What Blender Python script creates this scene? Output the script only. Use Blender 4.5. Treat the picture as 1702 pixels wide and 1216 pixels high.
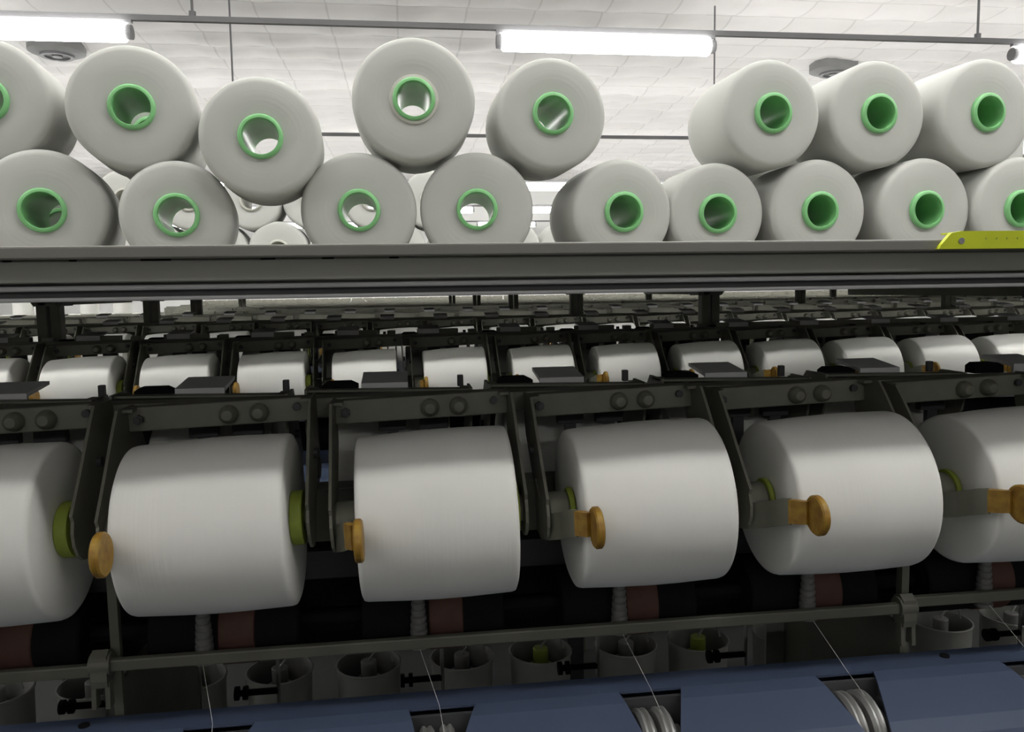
import bpy, bmesh, math, random
from mathutils import Vector, Matrix
for o in list(bpy.data.objects): bpy.data.objects.remove(o)
S = bpy.context.scene; C = S.collection; PI = math.pi
E0 = 1.5                       # eye height above the floor; z below is counted from the eye
rnd = random.Random(7)

# ---------------------------------------------------------------- camera, world, exposure
F_PX = 1330.0; PITCH, YAW, ROLL = .0947, .1307, -.0155
cy, sy, cp, sp = math.cos(YAW), math.sin(YAW), math.cos(PITCH), math.sin(PITCH)
FW = Vector((sy*cp, cy*cp, -sp)); R0 = Vector((cy, -sy, 0)); U0 = R0.cross(FW)
RT = R0*math.cos(ROLL) + U0*math.sin(ROLL); UP = -R0*math.sin(ROLL) + U0*math.cos(ROLL)
cam_d = bpy.data.cameras.new('camera'); cam = bpy.data.objects.new('camera', cam_d); C.objects.link(cam)
cam_d.sensor_width = 36; cam_d.lens = 36*F_PX/1702; cam_d.clip_start = .02; cam_d.clip_end = 200
M = Matrix((RT, UP, -FW)).transposed().to_4x4(); M.translation = (0, 0, E0); cam.matrix_world = M
S.camera = cam
w = bpy.data.worlds.new('world'); S.world = w; w.use_nodes = True
w.node_tree.nodes['Background'].inputs[0].default_value = (.8, .85, 1, 1)
w.node_tree.nodes['Background'].inputs[1].default_value = .05
S.view_settings.view_transform = 'Standard'; S.view_settings.look = 'None'
S.view_settings.exposure = 0; S.view_settings.gamma = 1; S.view_settings.use_curve_mapping = False
LAMP = 30.0                    # tube luminance
# lamp rows: (y, list of left ends of 1.22 m tubes)
LAMP_ROWS = [(-4.3, [-2.55, .5]), (.05, [-5.6, -2.55, .42, 1.9, 3.55]), (1.14, [-5.6+1.525*k for k in range(7)]), (2.23, [-5.6, -2.55, .5, 3.55]),  # the row behind the camera is added fill for surfaces under the shelf
             (4.4, [-8.65, -5.6, -2.55, .52, 3.55, 6.6]), (7.4, None)] + [(y, [-7.7+1.53*k for k in range(12)]) for y in (10.4, 13.4, 16.4)]  # farthest rows hold extra tubes, added to brighten the ceiling and back wall
LAMP_Z = 1.325

def unpix(px, py, y):          # a photo pixel seen at depth y
    d = FW + RT*((px-851)/F_PX) - UP*((py-608)/F_PX); return d*(y/d.y)
LAMP_ROWS[5] = (7.4, [unpix(q, 247, 7.4).x for q in (-740, -490, -240, 1165, 1400, 1650, 1900, 2150)])  # added tubes kept where the cones hide them, for a brighter ceiling
def topix(p):
    p = Vector(p); d = p.dot(FW)
    return (851 + F_PX*p.dot(RT)/d, 608 - F_PX*p.dot(UP)/d) if d > .01 else (-9e9, 0)

# ---------------------------------------------------------------- materials
def mat(name, col, rough=.6, metal=0, noise=0, nscale=20, bump=0, bscale=60, spec=.5, trans=0, dirt=None):
    m = bpy.data.materials.new(name); m.use_nodes = True; nt = m.node_tree; b = nt.nodes['Principled BSDF']
    b.inputs['Base Color'].default_value = (*col, 1); b.inputs['Roughness'].default_value = rough
    b.inputs['Metallic'].default_value = metal; b.inputs['Specular IOR Level'].default_value = spec
    tc = nt.nodes.new('ShaderNodeTexCoord')
    if noise:
        n = nt.nodes.new('ShaderNodeTexNoise'); n.inputs['Scale'].default_value = nscale; n.inputs['Detail'].default_value = 4
        nt.links.new(tc.outputs['Object'], n.inputs['Vector'])
        r = nt.nodes.new('ShaderNodeValToRGB'); r.color_ramp.elements[0].position = .3; r.color_ramp.elements[1].position = .7
        d = dirt or tuple(c*(1-noise) for c in col)
        r.color_ramp.elements[0].color = (*d, 1); r.color_ramp.elements[1].color = (*col, 1)
        nt.links.new(n.outputs['Fac'], r.inputs['Fac']); nt.links.new(r.outputs['Color'], b.inputs['Base Color'])
    if bump:
        n = nt.nodes.new('ShaderNodeTexNoise'); n.inputs['Scale'].default_value = bscale; n.inputs['Detail'].default_value = 3
        nt.links.new(tc.outputs['Object'], n.inputs['Vector'])
        bp = nt.nodes.new('ShaderNodeBump'); bp.inputs['Strength'].default_value = bump; bp.inputs['Distance'].default_value = .004
        nt.links.new(n.outputs['Fac'], bp.inputs['Height']); nt.links.new(bp.outputs['Normal'], b.inputs['Normal'])
    return m
def yarn_mat(name, axis, col):
    """wound yarn: faint rings round the axis on the end faces and crossed winding on the barrel"""
    m = mat(name, col, .95, noise=.06, nscale=9, spec=.15); nt = m.node_tree; b = nt.nodes['Principled BSDF']
    tc = nt.nodes.new('ShaderNodeTexCoord'); sx = nt.nodes.new('ShaderNodeSeparateXYZ'); nt.links.new(tc.outputs['Object'], sx.inputs[0])
    others = [k for k in 'XYZ' if k != axis]
    cx = nt.nodes.new('ShaderNodeCombineXYZ')
    nt.links.new(sx.outputs[others[0]], cx.inputs[0]); nt.links.new(sx.outputs[others[1]], cx.inputs[1])
    ln = nt.nodes.new('ShaderNodeVectorMath'); ln.operation = 'LENGTH'; nt.links.new(cx.outputs[0], ln.inputs[0])
    # radius plus axial position -> one coordinate, noise stretched along it
    a = nt.nodes.new('ShaderNodeMath'); a.operation = 'ADD'; nt.links.new(ln.outputs['Value'], a.inputs[0]); nt.links.new(sx.outputs[axis], a.inputs[1])
    n = nt.nodes.new('ShaderNodeTexNoise'); n.noise_dimensions = '1D'; n.inputs['Scale'].default_value = 260; n.inputs['Detail'].default_value = 3
    nt.links.new(a.outputs[0], n.inputs['W'])
    n2 = nt.nodes.new('ShaderNodeTexNoise'); n2.inputs['Scale'].default_value = 14; nt.links.new(tc.outputs['Object'], n2.inputs['Vector'])
    mx = nt.nodes.new('ShaderNodeMath'); mx.operation = 'MULTIPLY'; nt.links.new(n.outputs['Fac'], mx.inputs[0]); nt.links.new(n2.outputs['Fac'], mx.inputs[1])
    bp = nt.nodes.new('ShaderNodeBump'); bp.inputs['Strength'].default_value = .12; bp.inputs['Distance'].default_value = .0018
    nt.links.new(mx.outputs[0], bp.inputs['Height']); nt.links.new(bp.outputs['Normal'], b.inputs['Normal'])
    return m
def emis(name, col, s):
    m = bpy.data.materials.new(name); m.use_nodes = True; nt = m.node_tree
    for n in list(nt.nodes): nt.nodes.remove(n)
    e = nt.nodes.new('ShaderNodeEmission'); e.inputs[0].default_value = (*col, 1); e.inputs[1].default_value = s
    o = nt.nodes.new('ShaderNodeOutputMaterial'); nt.links.new(e.outputs[0], o.inputs[0]); return m
MT = dict(
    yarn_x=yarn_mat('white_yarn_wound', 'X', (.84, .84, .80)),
    yarn_y=yarn_mat('white_yarn_dimmed', 'Y', (.47, .475, .45)),  # same yarn, darkened in colour to stand for dimmer light on the cones
    green=mat('green_plastic', (.20, .50, .20), .35, noise=.15, nscale=30),
    greend=mat('dark_green_plastic', (.02, .16, .04), .35, noise=.2, nscale=30),
    pale=mat('grey_paper_tube', (.45, .45, .40), .7),
    olive=mat('yellow_green_plastic', (.34, .42, .06), .5, noise=.2, nscale=40),
    frame=mat('grey_green_painted_metal', (.21, .21, .17), .45, noise=.25, nscale=25, bump=.1, spec=.4),
    frame2=mat('pale_grey_painted_metal', (.25, .25, .24), .45, noise=.15, nscale=12),
    apron=mat('shelf_apron_paint', (.25, .25, .22), .5, noise=.12, nscale=6),
    plate=mat('bright_grey_metal', (.72, .72, .73), .4, noise=.15, nscale=12),
    shelfm=mat('grey_shelf_paint', (.20, .195, .175), .5, noise=.12, nscale=6),
    dark=mat('dark_grey_metal', (.06, .061, .065), .5, noise=.2, nscale=30),
    black=mat('black_rubber', (.007, .007, .0075), .8, spec=.12),
    rust=mat('brown_friction_band', (.085, .034, .022), .7, noise=.2, nscale=60),
    amber=mat('worn_amber_plastic', (.40, .245, .03), .5, noise=.5, nscale=90, dirt=(.22, .10, .015)),
    blue=mat('blue_enamel', (.060, .080, .135), .42, noise=.12, nscale=5),
    lime=mat('yellow_green_acid_plastic', (.55, .62, .02), .45, noise=.08, nscale=30),
    railp=mat('dull_olive_rail_paint', (.125, .125, .10), .5, noise=.2, nscale=25),
    steel=mat('bright_steel', (.38, .38, .37), .45, metal=.6, noise=.2, nscale=40),
    pot=mat('grey_pot_plastic', (.27, .27, .255), .5, noise=.15, nscale=10),
    rib=mat('pale_ribbed_plastic', (.15, .15, .145), .6, noise=.2, nscale=150),
    floor=mat('dark_floor_paint', (.022, .023, .022), .9, noise=.3, nscale=2),
    wall=mat('white_wall_paint', (.75, .75, .73), .8, noise=.06, nscale=1.5),
    conduit=mat('grey_conduit', (.16, .16, .165), .5, noise=.1, nscale=8),
    vent=mat('grey_vent', (.22, .22, .22), .6, noise=.1, nscale=8),
    tube=emis('lit_tube', (1.0, .99, .96), LAMP))
def ceil_mat():
    m = mat('white_ceiling_sheet', (.74, .72, .70), .85); nt = m.node_tree; b = nt.nodes['Principled BSDF']
    tc = nt.nodes.new('ShaderNodeTexCoord')
    br = nt.nodes.new('ShaderNodeTexBrick'); br.offset = 0; br.inputs['Scale'].default_value = 1
    br.inputs['Brick Width'].default_value = .64; br.inputs['Row Height'].default_value = .45; br.inputs['Mortar Size'].default_value = .012
    br.inputs['Mortar Smooth'].default_value = .4
    br.inputs['Color1'].default_value = (.86, .84, .83, 1); br.inputs['Color2'].default_value = (.82, .795, .78, 1); br.inputs['Mortar'].default_value = (.72, .70, .685, 1)
    nt.links.new(tc.outputs['Object'], br.inputs['Vector']); nt.links.new(br.outputs['Color'], b.inputs['Base Color'])
    return m
MT['ceil'] = ceil_mat()

# ---------------------------------------------------------------- mesh helpers
class MB:
    def __init__(s): s.bm = bmesh.new()
    def box(s, x0, x1, y0, y1, z0, z1, bev=0):
        r = bmesh.ops.create_cube(s.bm, size=1)
        for v in r['verts']:
            v.co = Vector((x0+(v.co.x+.5)*(x1-x0), y0+(v.co.y+.5)*(y1-y0), z0+(v.co.z+.5)*(z1-z0)))
        if bev:
            es = list({e for v in r['verts'] for e in v.link_edges})
            bmesh.ops.bevel(s.bm, geom=es, offset=bev, segments=2, affect='EDGES', profile=.5)
        return s
    def prism(s, pts, axis, a, b):
        """extrude a 2-D polygon; axis 'X' takes (y,z), 'Y' takes (x,z), 'Z' takes (x,y)"""
        def P(p, t): return {'X': (t, p[0], p[1]), 'Y': (p[0], t, p[1]), 'Z': (p[0], p[1], t)}[axis]
        A = [s.bm.verts.new(P(p, a)) for p in pts]; B = [s.bm.verts.new(P(p, b)) for p in pts]
        n = len(pts); fs = [s.bm.faces.new(A), s.bm.faces.new(B[::-1])]
        for i in range(n): fs.append(s.bm.faces.new((A[i], B[i], B[(i+1) % n], A[(i+1) % n])))
        bmesh.ops.recalc_face_normals(s.bm, faces=fs); return s
    def lathe(s, prof, axis='X', c=(0, 0, 0), seg=48, closed=False):
        """profile of (r, h); closed joins last ring to the first"""
        c = Vector(c); rings = []
        for r, h in prof:
            ring = []
            for i in range(seg if r > 1e-6 else 1):
                t = 2*PI*i/seg; u, v = r*math.cos(t), r*math.sin(t)
                ring.append(s.bm.verts.new(c + Vector({'X': (h, u, v), 'Y': (v, h, u), 'Z': (u, v, h)}[axis])))
            rings.append(ring)
        fs = []; K = len(rings)
        for k in range(K if closed else K-1):
            A, B = rings[k], rings[(k+1) % K]
            for i in range(seg):
                j = (i+1) % seg
                if len(A) == 1 and len(B) == 1: continue
                if len(A) == 1: fs.append(s.bm.faces.new((A[0], B[j], B[i])))
                elif len(B) == 1: fs.append(s.bm.faces.new((A[i], A[j], B[0])))
                else: fs.append(s.bm.faces.new((A[i], A[j], B[j], B[i])))
        for f in fs: f.smooth = True
        bmesh.ops.recalc_face_normals(s.bm, faces=fs); return s
    def cyl(s, r, h0, h1, axis='X', c=(0, 0, 0), seg=24, bev=0):
        if bev: pr = [(0, h0), (r-bev, h0), (r, h0+bev), (r, h1-bev), (r-bev, h1), (0, h1)]
        else: pr = [(0, h0), (r, h0), (r, h1), (0, h1)]
        return s.lathe(pr, axis, c, seg)
    def tube(s, pts, r, seg=8):
        pts = [Vector(p) for p in pts]; rings = []
        for i, p in enumerate(pts):
            d = (pts[min(i+1, len(pts)-1)] - pts[max(i-1, 0)]).normalized()
            a = d.cross(Vector((.31, .17, .93))).normalized(); b = d.cross(a)
            rings.append([s.bm.verts.new(p + a*r*math.cos(2*PI*k/seg) + b*r*math.sin(2*PI*k/seg)) for k in range(seg)])
        fs = [s.bm.faces.new(rings[0][::-1]), s.bm.faces.new(rings[-1])]
        for A, B in zip(rings, rings[1:]):
            for k in range(seg): f = s.bm.faces.new((A[k], A[(k+1) % seg], B[(k+1) % seg], B[k])); f.smooth = True; fs.append(f)
        bmesh.ops.recalc_face_normals(s.bm, faces=fs); return s
    def strip(s, pts, z0, z1, t):
        """a bent upright strip: path of (x,y), z from z0 to z1, thickness t"""
        L, Rr = [], []
        for i, p in enumerate(pts):
            a = Vector(pts[max(i-1, 0)]); b = Vector(pts[min(i+1, len(pts)-1)]); d = (b-a).normalized(); n = Vector((-d.y, d.x))*t/2
            L.append(Vector(p)+n); Rr.append(Vector(p)-n)
        return s.prism([tuple(v) for v in L + Rr[::-1]], 'Z', z0, z1)
    def build(s, name, m, parent=None, loc=None, sharp=30):
        me = bpy.data.meshes.new(name)
        for e in s.bm.edges:
            if len(e.link_faces) == 2 and e.calc_face_angle(0) > math.radians(sharp): e.smooth = False
        s.bm.to_mesh(me); s.bm.free(); me.materials.append(MT[m])
        o = bpy.data.objects.new(name, me); C.objects.link(o)
        if parent: o.parent = parent
        if loc is not None: o.location = loc
        return o
def tag(o, label, cat, group=None, kind=None):
    if label: o['label'] = label
    if cat: o['category'] = cat
    if group: o['group'] = group
    if kind: o['kind'] = kind
    return o
def empty(name, loc, label=None, cat=None, group=None, rz=0):
    o = bpy.data.objects.new(name, None); C.objects.link(o); o.location = loc; o.rotation_euler.z = rz; o.empty_display_size = .05
    return tag(o, label, cat, group)
def copy_tree(o, parent=None):
    c = o.copy(); C.objects.link(c)
    if parent: c.parent = parent
    for ch in list(o.children): copy_tree(ch, c)
    return c
def P(x, y, z): return (x, y, z+E0)
ORD = ['leftmost', 'second', 'third', 'fourth', 'fifth', 'sixth', 'seventh', 'eighth', 'ninth', 'tenth', 'eleventh', 'twelfth',
       'thirteenth', 'fourteenth', 'fifteenth', 'sixteenth', 'seventeenth', 'eighteenth', 'nineteenth', 'twentieth',
       'twenty-first', 'twenty-second', 'twenty-third', 'twenty-fourth']
def nth(i): return ORD[i] if i == 0 else ORD[i] + ' from left'

# ---------------------------------------------------------------- the room
XL, XR, YN, YF, ZC = -10.5, 13.5, -9.0, 19.5, 2.6
def struct(o): o['kind'] = 'structure'; return o
struct(MB().box(XL, XR, YN, YF, -.1, 0).build('floor', 'floor'))
cb = MB()
# sagging ceiling sheets: each .9 x .45 m panel bellies down a little
nx, ny = int((XR-XL)/.64)+1, int((YF-YN)/.45)+1
def sag(x, y):
    u = ((x-XL) % .64)/.64; v = ((y-YN) % .45)/.45
    i, j = int((x-XL+1e-6)//.64), int((y-YN+1e-6)//.45); h = math.sin(i*12.9898+j*78.233)*43758.5453; h -= math.floor(h)
    return -(.02+.045*h)*math.sin(PI*u)*math.sin(PI*v)**.7 if 0 < v < 1 else 0
SX, SY = 4, 5
gx = [XL+i*.64/SX for i in range(nx*SX+1)]; gy = [YN+j*.45/SY for j in range(ny*SY+1)]
grid = [[cb.bm.verts.new((x, y, ZC+E0+sag(x+1e-7, y+1e-7))) for y in gy] for x in gx]
for i in range(len(gx)-1):
    for j in range(len(gy)-1):
        f = cb.bm.faces.new((grid[i][j], grid[i][j+1], grid[i+1][j+1], grid[i+1][j])); f.smooth = True
ce = struct(cb.build('ceiling', 'ceil', sharp=80))
for n in ('wall_back', 'wall_left', 'wall_right', 'wall_front'):
    b = MB()
    if n == 'wall_back': b.box(XL, XR, YF, YF+.1, 0, ZC+E0+.1)
    if n == 'wall_front': b.box(XL, XR, YN-.1, YN, 0, ZC+E0+.1)
    if n == 'wall_left': b.box(XL-.1, XL, YN, YF, 0, ZC+E0+.1)
    if n == 'wall_right': b.box(XR, XR+.1, YN, YF, 0, ZC+E0+.1)
    struct(b.build(n, 'wall'))

# ---------------------------------------------------------------- lamps and their rails
def make_lamp():
    t = empty('fluorescent_lamp', (0, 0, 0))
    MB().lathe([(0, .03), (.042, .03), (.050, .038), (.050, 1.182), (.042, 1.19), (0, 1.19)], 'X', (0, 0, 0), 14).build('lit_tube', 'tube', t)  # glowing body made thicker than a real tube to include its bloom
    for x in (.0, 1.19): MB().cyl(.036, x, x+.03, 'X', (0, 0, 0), 14).build('end_cap', 'conduit', t)
    MB().box(.0, 1.22, -.012, .012, .045, .060).build('batten', 'conduit', t)
    return t
lamp0 = make_lamp(); used = False
near_names = {-2.55: 'lit fluorescent tube at the upper left above the leftmost yarn cones', .52: 'lit fluorescent tube above the gap in the yarn stack, centre of the nearest visible rail',
              3.55: 'lit fluorescent tube cut by the right edge on the nearest visible rail'}
for ry, xs in LAMP_ROWS:
    rail = MB().box(-9.5, 9.5, ry-.014, ry+.014, LAMP_Z+.058+E0, LAMP_Z+.085+E0)
    rail = rail.build('lighting_rail', 'conduit')
    tag(rail, {4.4: 'thin grey rail carrying the nearest visible tube lamps', 7.4: 'thin grey lamp rail seen in the gaps behind the yarn cones'}.get(ry, 'grey lamp rail crossing the hall, hidden or out of view'), 'rail', None if ry in (4.4, 7.4) else 'remaining lamp rails')
    for x in xs:
        o = lamp0 if not used else copy_tree(lamp0); used = True
        o.location = P(x, ry, LAMP_Z)
        if ry == 4.4 and x in near_names: tag(o, near_names[x], 'lamp')
        else: tag(o, 'mostly unseen lit fluorescent tube on a ceiling rail, some added to brighten the hall', 'lamp', 'fluorescent lamps beyond the near three')
# hanging rods
for (px, ry, lab) in [(320, 4.4, 'thin dark rod holding the near lamp rail at upper left'), (1626, 4.4, 'thin dark rod holding the near lamp rail at upper right'),
                      (382, 7.4, 'thin rod dropping from the ceiling behind the left cones to the far rail'), (1188, 7.4, 'thin rod dropping from the ceiling beside the right end of the centre lamp')]:
    x = unpix(px, 30, ry).x
    o = MB().cyl(.007 if ry < 5 else .008, LAMP_Z+.085, ZC, 'Z', (0, 0, 0), 8).cyl(.018, LAMP_Z+.085, LAMP_Z+.11, 'Z', (0, 0, 0), 8).build('hanging_rod', 'conduit', None, (x, ry, E0))
    tag(o, lab, 'rod')
# round ceiling vents
for (px, py, lab) in [(95, 92, 'round grey ceiling vent between the upper left cones'), (1385, 122, 'round grey ceiling vent half hidden behind the upper right cones')]:
    d = unpix(px, py, 1.0); p = d*((ZC-.12)/d.z)
    v = MB().lathe([(0, 0), (.20, 0), (.27, .03), (.27, .12), (0, .12)], 'Z', (0, 0, 0), 32).build('ceiling_vent', 'vent', None, P(p.x, p.y, ZC-.12))
    tag(v, lab, 'vent')
    MB().lathe([(.12, -.02), (.16, -.02), (.16, 0), (.12, 0)], 'Z', (0, 0, 0), 24, True).build('vent_ring', 'conduit', v)
    MB().cyl(.05, -.02, 0, 'Z', (0, 0, 0), 16).build('vent_hub', 'conduit', v)

# ---------------------------------------------------------------- yarn packages and cradles (prototypes are first of their kind)
AX_Y, AX_Z = .75, -.21         # axis of the front package of the front machine
def make_package(r=.078, L=.141, seg=72):
    """axis along X, origin at the package centre; the tube shows as a yellow-green flange at both ends"""
    k = .0045; h = L/2; tp = .010
    pr = [(.026, -h+.003), (.05, -h+.001), (r-k, -h), (r-k*.3, -h+k*.3), (r-.0005, -h+k)]
    pr += [(r+.001, -h*.4), (r+.0015, 0), (r+.001, h*.4)] + [(a, -b) for a, b in pr[::-1]]
    y = MB().lathe([(0.018, -h+.004)] + pr + [(0.018, h-.004)], 'X', (0, 0, 0), seg, True)
    for v in y.bm.verts:
        q = math.hypot(v.co.y, v.co.z)
        if q > .03: g = 1+v.co.x*tp*2/r*(q/r); v.co.y *= g; v.co.z *= g
    y = y.build('yarn_package', 'yarn_x', sharp=60)
    for s in (-1, 1):
        a, b = sorted((s*(h-.003), s*(h+(.0078 if s > 0 else .002))))
        q = .0252 if s > 0 else .0200
        MB().lathe([(.012, a), (q-.0007, a), (q, a+.001), (q, b-.001), (q-.0007, b), (.012, b)], 'X', (0, 0, 0), 32, True).build('tube_end', 'olive', y)
    return y
def arm_poly():
    # profile of the side arm in (y, z), relative to the bar
    pts = [(.018, .001), (-.028, .001), (-.040, -.012), (-.076, -.056), (-.102, -.086)]
    for i in range(9):
        t = math.radians(150 + i*24); pts.append((-.076+.027*math.cos(t), -.105+.027*math.sin(t)))
    pts += [(-.030, -.088), (.014, -.045), (.018, -.030)]
    return pts
def ribbon(b, pts, t):
    """bent upright strip with its own height: points (x, y, z0, z1)"""
    bm = b.bm; q = []
    for i, p in enumerate(pts):
        a = Vector(pts[max(i-1, 0)][:2]); c = Vector(pts[min(i+1, len(pts)-1)][:2]); d = (c-a).normalized(); n = Vector((-d.y, d.x))*t/2
        q.append([bm.verts.new(v) for v in ((p[0]+n.x, p[1]+n.y, p[2]), (p[0]-n.x, p[1]-n.y, p[2]), (p[0]-n.x, p[1]-n.y, p[3]), (p[0]+n.x, p[1]+n.y, p[3]))])
    fs = [bm.faces.new(q[0]), bm.faces.new(q[-1][::-1])]
    for A, B in zip(q, q[1:]):
        for k in range(4): fs.append(bm.faces.new((A[k], B[k], B[(k+1) % 4], A[(k+1) % 4])))
    bmesh.ops.recalc_face_normals(bm, faces=fs); return b
def make_cradle():
    """origin at the middle of the top bar; x along the machine, -y towards the aisle"""
    t = empty('package_cradle', (0, 0, 0))
    b = MB(); b.box(-.0885, .0885, -.003, .003, -.024, 0, .0012); b.box(-.087, .087, .002, .014, -.003, 0, .001)
    b.build('top_bar', 'frame', t)
    for s in (-1, 1):
        a = MB(); xa = s*.0913; a.prism(arm_poly(), 'X', min(xa, xa-s*.0028), max(xa, xa-s*.0028))
        a.prism([(.013, 0), (-.017, 0), (-.017, -.003), (.013, -.003)], 'X', *sorted((xa, xa-s*.012)))
        o = a.build('side_arm', 'frame', t)
        (MB().cyl(.0190, -.0888, -.0655, 'X', (0, -.076, -.105), 28, .003) if s < 0 else MB().cyl(.013, .0855, .0888, 'X', (0, -.076, -.105), 20)).build('tube_holder', 'frame', o)
        MB().cyl(.005, *sorted((xa, xa+s*.004)), 'X', (0, -.034, -.052), 10).build('arm_bolt', 'dark', o)
    h = ribbon(MB(), [(-.0925, -.050, -.130, -.078), (-.0915, -.068, -.134, -.092), (-.0875, -.090, -.129, -.103), (-.0800, -.112, -.122, -.096), (-.0745, -.134, -.114, -.088), (-.0715, -.146, -.110, -.085)], .0022).build('release_lever', 'frame', t)
    ribbon(MB(), [(-.0718, -.146, -.108, -.086), (-.069, -.153, -.107, -.085), (-.0645, -.166, -.104, -.083)], .006).build('lever_sleeve', 'amber', h)
    MB().cyl(.0180, -.0640, -.0570, 'X', (0, -.174, -.094), 32, .0015).build('lever_knob', 'amber', h)
    for x in (.0075, .037):
        MB().lathe([(0, -.0125), (.005, -.012), (.0085, -.008), (.0095, -.003), (.0095, 0)], 'Y', (x, -.002, -.0125), 20).build('round_bolt', 'frame', t)
    MB().cyl(.005, -.0065, 0, 'Y', (-.078, -.002, -.012), 6).cyl(.003, -.009, -.005, 'Y', (-.078, -.002, -.012), 10).build('corner_rivet', 'dark', t)
    MB().cyl(.004, -.0055, 0, 'Y', (.074, -.002, -.009), 10).build('corner_rivet', 'dark', t)
    return t
def far_cradle_mb(b, M4=None):
    n0 = len(b.bm.verts)
    b.box(-.0885, .0885, -.004, .004, -.024, 0)
    for s in (-1, 1): b.prism([(.014, .001), (-.016, .001), (-.097, -.1), (-.07, -.125), (.012, -.03)], 'X', *sorted((s*.0875, s*.0845)))
    if M4:
        b.bm.verts.ensure_lookup_table()
        for v in b.bm.verts[n0:]: v.co = M4 @ v.co
    return b
def far_pkg_mb(b, c, r=.078, L=.141, seg=16):
    h = L/2; b.lathe([(0, -h), (r-.006, -h), (r, -h+.006), (r, h-.006), (r-.006, h), (0, h)], 'X', c, seg)

pk_full = make_package(); pk_full_used = False
pk_thin = make_package(.0745, .136)
pk_far = None
cr = make_cradle(); cr_used = False; thin_used = False

PITCHY = 1.09
def post_xs(m, a, b):
    xp0 = {0: -.76, 1: -.849, 2: -.942, 3: -1.05}.get(m, -1.05-.1*(m-3)); sp_ = 1.655 if m < 2 else 1.62
    return [xp0+sp_*k for k in range(-12, 13) if a < xp0+sp_*k < b]
XC0 = [.014-.4, -.7017, None]                        # centre of one cradle of machine 1 and 2
def centres(m):
    """x of cradle centres for machine m (0 = nearest) front row"""
    y = .826 + PITCHY*m
    x0 = (.014 if m == 0 else -.7017 if m == 1 else -.7017 + .07*(m-1)*(-1)**m)
    a, b = unpix(-60, 560, y).x-.12, unpix(1762, 560, y).x+.12
    if m >= 4: a = max(a, unpix(330, 510, y).x)
    k0 = math.ceil((a-x0)/.2); k1 = math.floor((b-x0)/.2)
    return [x0+.2*k for k in range(k0, k1+1)]
ROWNAME = ['nearest machine', 'second machine', 'third machine', 'fourth machine', 'fifth machine', 'sixth machine', 'seventh machine', 'eighth machine']
def in_view(x, y, z, half):
    a = topix((x-half, y, z))[0]; b = topix((x+half, y, z))[0]; return b > 4 and a < 1698
FRONT_PK = ['white yarn package cut off by the left edge in the nearest row', 'white yarn package second in nearest row, yellow-green flange at its right end',
            'white yarn package in nearest row, third from left, amber knob beside its left end', 'white yarn package in nearest row, fourth from left, knob overlapping its left edge',
            'white yarn package in nearest row with amber knob well inside its face, fifth from left', 'white yarn package cut off by the right edge in the nearest row']
FRONT_CR = ['grey cradle frame of the front package cut by the left edge', 'grey cradle whose amber knob pokes out toward the far-left package',
            'grey cradle with nearly edge-on amber knob left of the third front package', 'grey cradle holding the fourth front package, knob slightly turned',
            'grey cradle holding the fifth front package, amber knob disc face visible', 'grey cradle at the right edge with amber knob cut by the frame']
NM = 8
cradle_total = 0; far_cr = None; far_pk_proto = None
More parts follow.
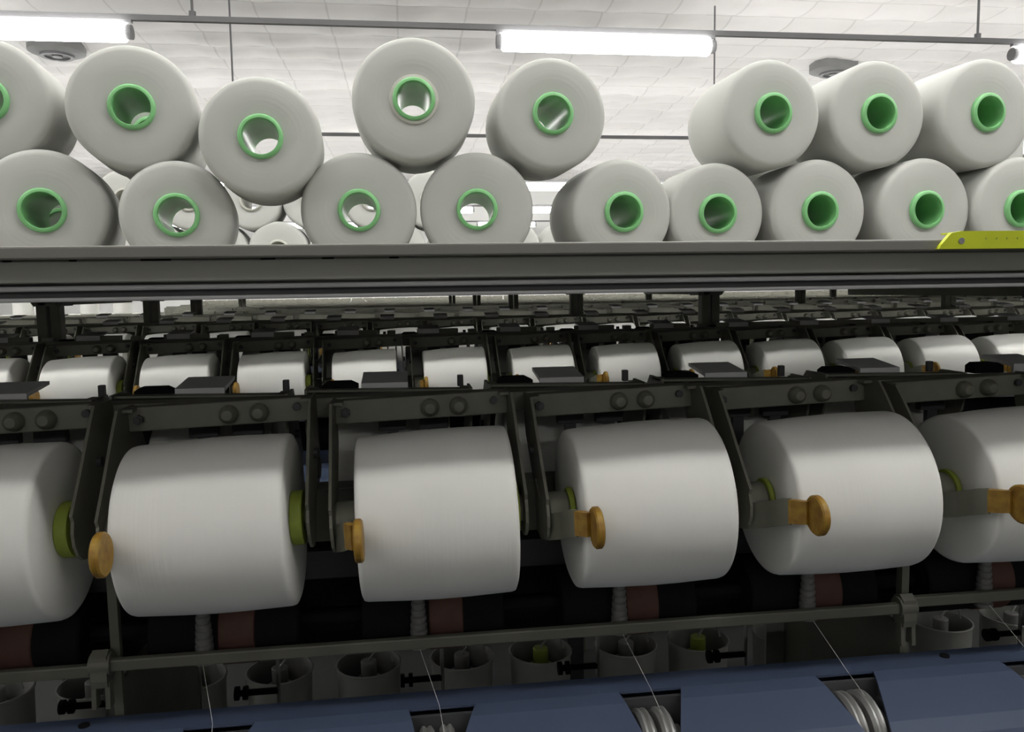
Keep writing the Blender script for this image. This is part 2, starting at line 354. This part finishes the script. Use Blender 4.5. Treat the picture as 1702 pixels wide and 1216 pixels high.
for m in range(NM):
    yb = .826 + PITCHY*m; xs = centres(m)
    vis = [x for x in xs if in_view(x+.011, yb-.076, AX_Z, .07)]
    for x in xs:
        i = vis.index(x) if x in vis else None
        if m < 3:
            c = cr if not cr_used else copy_tree(cr); cr_used = True
            p = pk_full if not pk_full_used else copy_tree(pk_full); pk_full_used = True
        else:
            if far_cr is None:
                far_cr = far_cradle_mb(MB()).build('package_cradle', 'frame'); b = MB(); far_pkg_mb(b, (0, 0, 0), seg=28); far_pk_proto = b.build('yarn_package', 'yarn_x'); c, p = far_cr, far_pk_proto
            else: c, p = far_cr.copy(), far_pk_proto.copy(); C.objects.link(c); C.objects.link(p)
        c.location = P(x, yb, -.107); p.location = P(x+.009, yb-.076, AX_Z); c.rotation_euler.y = -.033; p.rotation_euler.y = -.0275
        if m < 3: p.rotation_euler.x = rnd.uniform(-3, 3)
        if i is None:
            side = 'left' if topix((x, yb, -.2))[0] < 851 else 'right'
            tag(c, 'grey cradle frame just beyond the %s edge, front row of %s' % (side, ROWNAME[m]), 'cradle', 'outer cradles of ' + ROWNAME[m])
            tag(p, 'white yarn package just beyond the %s edge, front row of %s' % (side, ROWNAME[m]), 'yarn package', 'outer packages of ' + ROWNAME[m])
        elif m == 0:
            tag(c, FRONT_CR[i], 'cradle', 'cradles in the nearest row'); tag(p, FRONT_PK[i], 'yarn package', 'yarn packages in the nearest row')
        elif m < 3:
            tag(c, 'grey cradle frame in the front row of %s, %s' % (ROWNAME[m], nth(i)), 'cradle', 'cradles in front row of ' + ROWNAME[m])
            tag(p, 'white yarn package in the front row of %s, %s' % (ROWNAME[m], nth(i)), 'yarn package', 'packages in front row of ' + ROWNAME[m])
        else:
            tag(c, 'small distant grey cradle frame in the row of %s from the camera' % ROWNAME[m], 'cradle', 'cradles of ' + ROWNAME[m])
            tag(p, 'small distant white yarn package in the row of %s from the camera' % ROWNAME[m], 'yarn package', 'packages of ' + ROWNAME[m])
    # rear row, facing the next aisle
    if m < 4:
        xr = [x-.034 for x in xs]; xr = [x for x in xr if all(abs(x-q) > .125 for q in post_xs(m, -99, 99))]; vis = [x for x in xr if in_view(x-.011, .97+PITCHY*m, -.2, .07)]
        for x in xr:
            i = vis.index(x) if x in vis else None
            if m < 2:
                c = copy_tree(cr); p = pk_thin if not thin_used else copy_tree(pk_thin); thin_used = True
            else:
                if far_cr is None:
                    far_cr = far_cradle_mb(MB()).build('package_cradle', 'frame'); b = MB(); far_pkg_mb(b, (0, 0, 0), seg=28); far_pk_proto = b.build('yarn_package', 'yarn_x'); c, p = far_cr, far_pk_proto
                else: c, p = far_cr.copy(), far_pk_proto.copy(); C.objects.link(c); C.objects.link(p)
            c.location = P(x, .900+PITCHY*m, -.107); c.rotation_euler.z = PI; c.rotation_euler.y = -.02
            p.location = P(x-.0, .976+PITCHY*m, -.212)
            if i is None:
                side = 'left' if topix((x, yb, -.2))[0] < 851 else 'right'
                tag(c, 'grey cradle frame just beyond the %s edge, rear row of %s' % (side, ROWNAME[m]), 'cradle', 'outer rear cradles of ' + ROWNAME[m])
                tag(p, 'white yarn package just beyond the %s edge, rear row of %s' % (side, ROWNAME[m]), 'yarn package', 'outer rear packages of ' + ROWNAME[m])
            elif m < 3:
                tag(c, 'grey cradle frame in the rear row of %s, %s' % (ROWNAME[m], nth(i)), 'cradle', 'cradles in rear row of ' + ROWNAME[m])
                tag(p, 'shaded white yarn package in the rear row of %s, %s' % (ROWNAME[m], nth(i)), 'yarn package', 'packages in rear row of ' + ROWNAME[m])
            else:
                tag(c, 'distant grey cradle frame in the rear row of %s' % ROWNAME[m], 'cradle', 'rear cradles of ' + ROWNAME[m])
                tag(p, 'distant white yarn package in the rear row of %s' % ROWNAME[m], 'yarn package', 'rear packages of ' + ROWNAME[m])
bc, bpk = MB(), MB()
for m in range(NM, 14):
    yb = .826 + PITCHY*m
    x = unpix(330, 510, yb).x; xe = unpix(1740, 500, yb).x
    while x < xe:
        far_cradle_mb(bc, Matrix.Translation(P(x, yb, -.105))); far_pkg_mb(bpk, P(x+.009, yb-.076, AX_Z), seg=10)
        x += .2
tag(bc.build('distant_cradle', 'frame'), 'hazy mass of grey cradle frames on the farthest machines under the shelf', 'cradles', kind='stuff')
tag(bpk.build('distant_package', 'yarn_x'), 'tiny white yarn packages on the farthest machines near the horizon', 'yarn packages', kind='stuff')

# ---------------------------------------------------------------- the machines that carry the cradles
RX = {}
def cover_part(root, xs, x0, x1, oy, windows):
    """blue cowl: level top, gentle slope, steep apron; windows cut for the pulleys"""
    prof = [(.752, -.418), (.752, -.392), (.7495, -.3895), (.716, -.3880), (.700, -.3905), (.655, -.405), (.640, -.412), (.600, -.480), (.590, -.62)]
    b = MB(); bm = b.bm
    def col(x): return [bm.verts.new((x, oy+y, z)) for y, z in prof]
    cuts = []
    if windows:
        for xc in windows: cuts += [(xc-.031, xc+.031)]
    X = [x0] + [v for c in cuts for v in c] + [x1]
    cols = [col(x) for x in X]
    for i in range(len(X)-1):
        hole = windows and i % 2 == 1
        for k in range(len(prof)-1):
            if hole and 3 <= k <= 6: continue
            bm.faces.new((cols[i][k], cols[i+1][k], cols[i+1][k+1], cols[i][k+1]))
    if windows:                                             # taper the left side of each window downwards
        for i, c in enumerate(cuts):
            for k in (4, 5, 6):
                f = (.716-prof[k][0])/.061; cols[1+2*i][k].co.x += .011*f; cols[2+2*i][k].co.x -= .022*f
    bmesh.ops.recalc_face_normals(bm, faces=bm.faces)
    o = b.build('pulley_cover', 'blue', root); s = o.modifiers.new('thickness', 'SOLIDIFY'); s.thickness = .0025; s.offset = 1
    return o
for m in range(NM):
    yo = PITCHY*m; xs = centres(m); x0, x1 = xs[0]-.35, xs[-1]+.35
    if m == 0: x0, x1 = -1.0, 1.3
    root = empty('twisting_machine', (0, 0, E0))
    names = ['nearest grey twisting machine frame with front blue cover and black drive rollers', 'second twisting machine frame, blue cover seen through the nearest cradles',
             'third twisting machine frame, beam just below the upright posts', 'fourth twisting machine frame farther back', 'fifth twisting machine frame from the camera', 'sixth twisting machine frame from the camera', 'seventh twisting machine frame from the camera', 'eighth and farthest separate twisting machine frame']
    tag(root, names[m], 'machine')
    Y = lambda v: v+yo
    MB().box(x0, x1, Y(.846), Y(.880), -.130, -.109, .002).build('centre_beam', 'frame', root)
    if m < 2:
        MB().box(x0, x1, Y(.846), Y(.870), -.262, -.207).box(x0, x1, Y(.842), Y(.874), -.207, -.204, .0008).build('ledge_beam', 'frame', root)
        MB().box(x0, x1, Y(.850), Y(.866), -.376, -.262).build('dark_gap_sheet', 'black', root)  # added black sheet, stands in for the darkness below the ledge beam
        MB().box(x0, x1, Y(.838), Y(.8495), -.300, -.270, .001).build('lower_beam', 'dark', root)
    else:
        MB().box(x0, x1, Y(.846), Y(.870), -.262, -.13).build('ledge_beam', 'frame', root)
    if m == 1:
        b = MB().box(x0, x1, Y(.906), Y(.926), -.128, -.104, .001).box(.80, x1, Y(.907), Y(.925), -.104, -.093, .001)
        for x in xs:
            if x < .8: b.box(x-.072, x+.03, Y(.907), Y(.925), -.104, -.093, .001).box(x+.055, x+.075, Y(.907), Y(.925), -.104, -.095, .001)
        b.build('guide_housing', 'frame', root)
    elif m: MB().box(x0, x1, Y(.906), Y(.926), -.128, -.099, .001).build('guide_housing', 'frame', root)
    # brackets and cover plates on the beam, one set per cradle
    if m < 4:
        for x in xs:
            if not in_view(x, Y(.9), -.15, .12): continue
            up = 0 if m == 0 else .009
            if m < 2:
                for dx, wd in ((-.032, .030), (.0135, .032)):
                    MB().box(x+dx-wd/2, x+dx+wd/2, Y(.8815), Y(.893), -.152, -.131, .001).box(x+dx-.0065, x+dx+.0065, Y(.8825), Y(.890), -.21, -.150).build('hanger_bracket', 'dark', root)
            pts = [(Y(.905), -.1015+up), (Y(.962), -.0945+up), (Y(.962), -.0985+up), (Y(.909), -.1055+up), (Y(.909), -.113+up), (Y(.905), -.113+up)]
            xa = x-.066+rnd.uniform(-.004, .004)
            pl = MB().prism(pts, 'X', xa, xa+.052).build('cover_plate', 'plate', root)
            if m < 2:
                MB().box(x+.044, x+.051, Y(.936), Y(.943), -.112, -.0985, .001).build('peg', 'dark', root)
                MB().prism([(x-.110, -.113), (x-.110, -.104), (x-.104, -.100), (x-.078, -.1), (x-.070, -.104), (x-.070, -.113)], 'Y', Y(.912), Y(.930)).build('stop_lever', 'black', root)
    # drive rollers
    if m == 0:
        MB().cyl(.008, x0, x1, 'X', (0, .800, -.327), 12).build('roller_shaft', 'black', root)
        for x in xs:
            r = MB().cyl(.036, x-.065, x+.075, 'X', (0, .800, -.327), 40, .002).build('drive_roller', 'black', root)
            MB().cyl(.0372, x+.0, x+.034, 'X', (0, .800, -.327), 40, .001).build('friction_band', 'rust', r)
            g = MB()
            prof = [(0, -.346)]
            for k in range(9):
                zz = -.344+k*.0068; rr = .0092-.0004*k; prof += [(rr, zz), (rr, zz+.004), (rr*.8, zz+.005), (rr*.8, zz+.0065)]
            prof += [(0, -.282)]
            g.lathe(prof, 'Z', (x-.010, .7555, 0), 16).build('yarn_guide', 'rib', root)
        # guide rail in three lengths, with its brackets
        zr = -.334
        for a, b_, dz in ((-1.0, -.290, -.004), (-.276, .498, 0), (.511, 1.3, .006)):
            MB().box(a, b_, .739, .747, zr-.0055+dz, zr+.0055+dz, .0015).build('guide_rail', 'railp', root)
        for bx in (-.283, .505):
            b = MB(); b.prism([(.735, -.352), (.733, -.345), (.735, -.324), (.742, -.319), (.752, -.323), (.754, -.345), (.748, -.352)], 'X', bx-.007, bx+.007)
            b.cyl(.0105, bx-.009, bx+.009, 'X', (0, .7435, -.333), 18)
            b.prism([(.737, -.348), (.745, -.348), (.746, -.372), (.735, -.372)], 'X', bx-.008, bx-.004)
            b.prism([(.737, -.348), (.745, -.348), (.746, -.372), (.735, -.372)], 'X', bx+.004, bx+.008)
            b.build('rail_bracket', 'railp', root)
            b = MB(); b.prism([(.758, -.255), (.768, -.255), (.768, -.36), (1.02, -.36), (1.02, -E0), (.758, -E0)], 'X', bx+.006, bx+.010)
            b.box(bx+.004, bx+.012, .755, .760, -.40, -.25)
            b.build('frame_panel', 'railp', root)
            MB().box(bx-.02, bx+.012, 1.018, 1.024, -1.5, -.40).build('panel_flange', 'frame2', root)
        cover_part(root, xs, x0, x1, 0, [x+.0095 for x in xs])
        b = MB(); b.box(x0, x1, .60, .72, -.63, -.50); b.build('pulley_trough', 'black', root)
        for x in xs:
            b = MB(); xc = x+.0095; b.box(xc-.034, xc-.032, .62, .718, -.5, -.4095).box(xc+.032, xc+.034, .62, .718, -.5, -.4095).box(xc-.034, xc+.034, .712, .716, -.5, -.392)
            b.build('pulley_pocket', 'dark', root)
            b = MB()
            for dx in (-.014, .004):
                b.lathe([(.020, xc+dx-.007), (.034, xc+dx-.0075), (.0375, xc+dx-.005), (.0375, xc+dx-.003), (.0355, xc+dx-.001), (.0375, xc+dx+.001), (.0375, xc+dx+.003), (.033, xc+dx+.006), (.020, xc+dx+.0065)], 'X', (0, .686, -.429), 40, True)
            b.cyl(.021, xc-.02, xc+.02, 'X', (0, .686, -.429), 24)
            b.build('grooved_pulley', 'steel', root)
            y = MB(); y.tube([(xc, .680, -.390), (xc-.003, .705, -.378), (x-.010, .746, -.340)], .00016, 5); y.build('yarn_thread', 'yarn_x', root)
        for hx in (-.2985, .546): MB().cyl(.0048, -.3895, -.3848, 'Z', (hx, .735, 0), 16).build('black_plug', 'black', root)
        # spindle hardware low down behind the cover
        for k in range(-3, 5):
            sx = .187+.2*k
            if abs(sx-.587) < .01: continue
            b = MB(); b.cyl(.0085, sx-.006, sx-.001, 'X', (0, .97, -.484), 14).cyl(.0085, sx+.004, sx+.009, 'X', (0, .97, -.484), 14).cyl(.004, sx-.002, sx+.045, 'X', (0, .97, -.484), 10)
            b.build('clamp_screw', 'black', root)
            b = MB(); b.cyl(.0025, -1.2, -.44, 'Z', (sx+.046, .97, 0), 8); b.build('spindle_rod', 'steel', root)
        MB().box(x0, x1, .955, .985, -1.22, -1.18).box(x0, x1, .70, .73, -1.22, -1.18).build('spindle_rail', 'dark', root)
    else:
        MB().cyl(.036, x0, x1, 'X', (0, Y(.800), -.327), 16).build('drive_roller', 'black', root)
        cover_part(root, xs, x0, x1, yo, None)
    # rear side cowl and legs
    k = 0; leg_xs = [x0+.1, x1-.1] + ([] if m == 0 else [(x0+x1)/2])
    for lx in leg_xs:
        MB().box(lx-.02, lx+.02, Y(.80), Y(.93), -E0, -.262).build('leg', 'dark', root)
        MB().box(lx-.02, lx+.02, Y(.755), Y(1.0), -E0, -E0+.04).build('foot', 'dark', root)
        MB().box(lx-.01, lx+.01, Y(.62), Y(.80), -.60, -.56).build('cover_bracket', 'dark', root)

# ---------------------------------------------------------------- shelves over the machines
for m in range(6):
    yo = PITCHY*m; y0 = .62+yo; xa, xb = (-1.6, 1.9) if m == 0 else (unpix(-150, 480, .85+yo).x-.3, unpix(1850, 480, .85+yo).x+.3)
    if m >= 4: xa = unpix(330, 510, y0).x
    root = empty('overhead_shelf', (0, 0, E0))
    tag(root, ['long grey steel shelf across the picture carrying the stacked yarn cones', 'grey shelf over second machine, its double posts showing below the near shelf', 'grey shelf over third machine with thinner posts',
               'grey shelf over fourth machine, small posts near the centre', 'grey shelf over the fifth machine, mostly hidden', 'grey shelf over the sixth machine, mostly hidden'][m], 'shelf')
    MB().box(xa, xb, y0, y0+.90, .031, .0360).build('shelf_board', 'shelfm', root)
    MB().box(xa, xb, y0-.004, y0+.002, .0266, .0363, .0015).build('front_lip', 'shelfm', root)
    MB().box(xa, xb, y0+.003, y0+.008, .0098, .0266, .001).build('front_apron', 'apron', root)
    MB().box(xa, xb, y0+.010, y0+.034, .0040, .0080, .0018).build('lower_rail', 'plate', root)
    MB().box(xa, xb, y0+.018, y0+.030, -.0007, .0040).build('rail_web', 'dark', root)
    MB().box(xa, xb, y0+.012, y0+.038, -.0038, -.0007, .0014).build('wiring_rail', 'plate', root)
    MB().box(xa, xb, y0+.88, y0+.90, -.006, .05).build('rear_lip', 'frame2', root)
    for xx in post_xs(m, xa+.2, xb-.1):
        b = MB(); b.box(xx-.026, xx-.002, .955+yo, .985+yo, -E0+.0, .0, .002).box(xx+.003, xx+.026, .960+yo, .99+yo, -E0, .0, .002)
        b.build('post', 'dark' if m == 0 else 'frame', root)
        MB().prism([(xx-.045, .0), (xx+.045, 0), (xx+.030, -.022), (xx-.032, -.022)], 'Y', .958+yo, 1.028+yo).build('post_gusset', 'frame', root)
        MB().box(xx-.02, xx+.02, .955+yo, 1.5+yo, -.02, .03).build('cross_arm', 'frame', root)
bm_ = MB()
for (px, wd) in ((258, 50), (445, 24), (545, 20), (655, 16), (120, 12), (10, 14)):
    a = unpix(px-wd/2, 428, .622).x; b_ = unpix(px+wd/2, 428, .622).x; bm_.box(a, b_, .6222, .6244, .0254, .0270)
o = bm_.build('chipped_edge', 'black', [x for x in bpy.data.objects if x.name == 'overhead_shelf'][0])

# ---------------------------------------------------------------- cones on the near shelf
def make_cone(r, L, rim='green', inner='green', collar=False):
    """axis along Y, front face at y=0, body towards +y"""
    k = .010; hr = .0285
    pr = [(hr, .002), (r*.55, .0005), (r-k, 0), (r-k*.35, k*.25), (r, k), (r*1.004, L*.4), (r*1.0, L*.8), (r-.003, L-.006), (r-.01, L), (hr, L-.001)]
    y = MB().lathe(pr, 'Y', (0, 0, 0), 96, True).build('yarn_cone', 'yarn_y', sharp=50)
    # tube: thick rounded rim in front, hollow right through
    a, b = -.006, L+.008
    MB().lathe([(.0252, a+.003), (.0262, a), (.0300, a), (.0318, a+.002), (.0318, .003), (.0283, .004), (.0283, b), (.0262, b), (.0255, .01)], 'Y', (0, 0, 0), 48, True).build('tube', inner, y, sharp=50)
    if collar: MB().lathe([(.0320, -.003), (.036, -.002), (.037, .003), (.0320, .003)], 'Y', (0, 0, 0), 48, True).build('paper_collar', 'pale', y)
    return y
CONES = [  # px, py of the front face centre, radius in px, yaw, depth, label
 (-26, 165, 104, 6, 1.25, 'large white yarn cone cut off by the left edge, upper tier'),
 (219, 178, 104, 9, 1.24, 'white yarn cone second from left in upper tier, green tube with pale smudge'),
 (433, 227, 101, 4, 1.22, 'upper white yarn cone sitting lower than its neighbours, third from left'),
 (688, 165, 104, 0, 1.24, 'highest white yarn cone, its green tube ringed by a pale grey collar'),
 (919, 189, 94, 3, 1.24, 'white yarn cone directly under the centre lamp, right of the highest cone'),
 (1285, 188, 90, 4, 1.25, 'upper white cone right of the big gap with its whole left side showing'),
 (1461, 189, 89, 3, 1.26, 'upper white cone between the two others of the right-hand stack'),
 (1642, 187, 90, 5, 1.26, 'upper white cone at the far right of the stack, tube chipped at bottom'),
 (70, 343, 103, 10, 1.25, 'bottom white yarn cone at the far left, resting on the shelf'),
 (294, 358, 92, 8, 1.24, 'bottom white cone second from left, another tube glimpsed through its core'),
 (597, 349, 97, 1, 1.25, 'bottom white cone left of centre with white light filling its tube'),
 (793, 347, 96, -3, 1.25, 'bottom white cone right below the highest one, small bright crescent in tube'),
 (1037, 345, 89, 6, 1.25, 'bottom white cone with broad shadowed left side below the gap'),
 (1193, 347, 85, 2, 1.26, 'bottom white cone fifth from the right, dark green tube'),
 (1363, 347, 87, 3, 1.26, 'bottom white cone with nearly black tube opening'),
 (1540, 345, 87, 4, 1.26, 'bottom white cone left of the yellow strip, bright green tube'),
 (1697, 347, 87, 3, 1.26, 'bottom white cone cut by the right edge above the yellow strip'),
 (-140, 345, 98, 8, 1.25, 'bottom white cone just outside the left edge'),
]
for i, (px, py, rp, yw, yy, lab) in enumerate(CONES):
    c = unpix(px, py, yy); d = c.dot(FW); r = rp/F_PX*d*.985
    if py > 300: c.z = .0365+r
    o = make_cone(r, .150, inner='green', collar=(px == 688))
    o.location = P(c.x, c.y, c.z); o.rotation_euler = (0, rnd.uniform(0, 6), 0) if False else (0, 0, math.radians(yw if px > 640 else -yw*.0))
    if px <= 640: o.rotation_euler.z = math.radians(yw)
    tag(o, lab, 'yarn cone', 'yarn cones stacked on the near shelf')
# backing cones, second layer on the near shelf where the cores look dark
for i, k in enumerate((8, 12, 13, 14, 15, 16, 1, 5, 6, 7)):
    px, py, rp, yw, yy, lab = CONES[k]; c = unpix(px, py, yy+.2); r = .080
    z = .0365+r if py > 300 else min(c.z, .0365+r+.150)
    o = make_cone(r, .150); o.location = P(c.x+(.03 if k in (8, 1) else .012), yy+.2, z); o.rotation_euler.z = math.radians(yw)
    tag(o, 'white yarn cone in the hidden second layer behind the front stack', 'yarn cone', 'second layer of cones on the near shelf')
# cones on the second machine's shelf, seen through the gaps
far0 = None
lo, up = unpix(463, 425, 2.34), unpix(418, 352, 2.34)
for j in range(-3, 6):
    for (b0, n) in ((lo, 'lower'), (up, 'upper')):
        if n == 'upper' and j in (4, 5): continue
        if far0 is None: far0 = o = make_cone(.083, .150, inner='pale')
        else: o = copy_tree(far0)
        o.location = P(b0.x+.1665*j, 2.34, (.0365+.083) if n == 'lower' else .0365+.083+.142)
        lab = 'small %s-tier white cone on the second shelf, glimpsed through gaps between front cones' % n
        if j == 0: lab = 'small %s white cone showing in the gap between second and third bottom cones' % n
        tag(o, lab, 'yarn cone', 'cones on the second shelf')
# yellow-green strip lying along the lip
q = .727
ys = MB(); a = unpix(1562, 400, .613).x
pts = [(a-.002, .0385*q), (a+.36, .0385*q), (a+.36, .0585*q), (a+.018, .0585*q), (a+.009, .0565*q), (a, .043*q)]
ys.prism(pts, 'Y', .6110, .6155)
strip = tag(ys.build('plastic_strip', 'lime', None, (0, 0, E0)), 'bright yellow-green plastic strip hooked over the shelf lip at right', 'strip')
b = MB(); b.box(a+.02, a+.36, .6155, .640, .0567*q, .0585*q); b.build('top_flange', 'lime', strip)
b = MB(); b.cyl(.0026, -.0003, .0006, 'Y', (a+.018,   .6108, .0475*q), 14); b.build('strip_hole', 'vent', strip)
b = MB()
for i in range(34): b.cyl(.0009, -.0002, .0004, 'Y', (a+.04+i*.0095, .6109, .050*q), 8)
b.build('dimple', 'olive', strip)

# ---------------------------------------------------------------- spindle pots of the second machine, seen low between the frames
pot0 = None
POTS = [-.905, -.705, -.496, -.306, -.107, .108, .294, .502, .682, .90, 1.11, 1.322, 1.52]
for i, x in enumerate(POTS):
    if pot0 is None:
        pot0 = MB().lathe([(.060, -.26), (.0645, -.25), (.0715, 0), (.0745, .002), (.0745, .006), (.071, .007), (.067, 0), (.062, -.20), (0, -.20), (0, -.26)], 'Z', (0, 0, 0), 48).build('spindle_pot', 'pot')
        MB().cyl(.018, -.25, .012, 'Z', (0, 0, 0), 20, .002).cyl(.030, -.2, -.03, 'Z', (0, 0, 0), 20, .002).build('bobbin', 'frame2', pot0)
        MB().cyl(.02, -.45, -.26, 'Z', (0, 0, 0), 16).build('spindle', 'dark', pot0)
        MB().tube([(.0, 0, .012), (.02, .005, .035), (.05, .0, .03), (.055, 0, .006)], .0025, 6).build('wire_guide', 'steel', pot0)
        o = pot0
    else: o = copy_tree(pot0)
    o.location = P(x, 1.80, -.855)
    if i in (2, 6, 8):
        ch = [c for c in o.children if c.name.startswith('bobbin')][0]; ch.data = ch.data.copy(); ch.data.materials[0] = MT['olive']; ch['label'] = 'yellow-green bobbin'
    tag(o, 'grey spindle pot low behind the rail, %s%s' % (nth(i), ', yellow-green bobbin inside' if i in (2, 6, 8) else ''), 'pot', 'spindle pots of the second machine')
b = MB().box(-1.4, 2.2, 1.76, 1.84, -1.345, -1.305).build('spindle_bench', 'dark', None, (0, 0, E0))
for xx in (-1.3, .4, 2.1): MB().box(xx-.02, xx+.02, 1.77, 1.83, -E0, -1.345).build('bench_foot', 'dark', b)
tag(b, 'dark bench rail under the row of spindle pots', 'bench')

# ---------------------------------------------------------------- far left: trolley with standing packages
t = empty('yarn_trolley', P(-3.75, 8.3, -E0), 'grey trolley loaded with upright white packages at far left under the shelf', 'trolley')
MB().box(-1.3, 1.3, -.3, .3, 1.30, 1.33).box(-1.3, 1.3, -.3, .3, .5, .53).build('deck', 'frame', t)
for sx in (-1.25, 0, 1.25):
    for s in (-.26, .26): MB().box(sx-.02, sx+.02, s-.02, s+.02, .06, 1.3).build('upright', 'dark', t)
for sx in (-1.2, 1.2):
    for s in (-.24, .24): MB().cyl(.06, -.015, .015, 'X', (sx, s, .06), 16).build('castor', 'black', t)
pv = MB().lathe([(.025, -.075), (.078, -.075), (.082, -.069), (.082, .069), (.078, .075), (.025, .075)], 'Z', (0, 0, 0), 24, True).build('yarn_package', 'yarn_x'); first = True
for i, x in enumerate([-1.15, -.93, -.72, -.35, -.17, .15, .34, .75, 1.05]):
    o = pv if first else pv.copy()
    if not first: C.objects.link(o)
    first = False; o.location = P(-3.75+x, 8.15, -.17+.075)
    tag(o, 'distant white package standing on the trolley, %s' % nth(i), 'yarn package', 'packages standing on the trolley')
print('objects', len(bpy.data.objects))
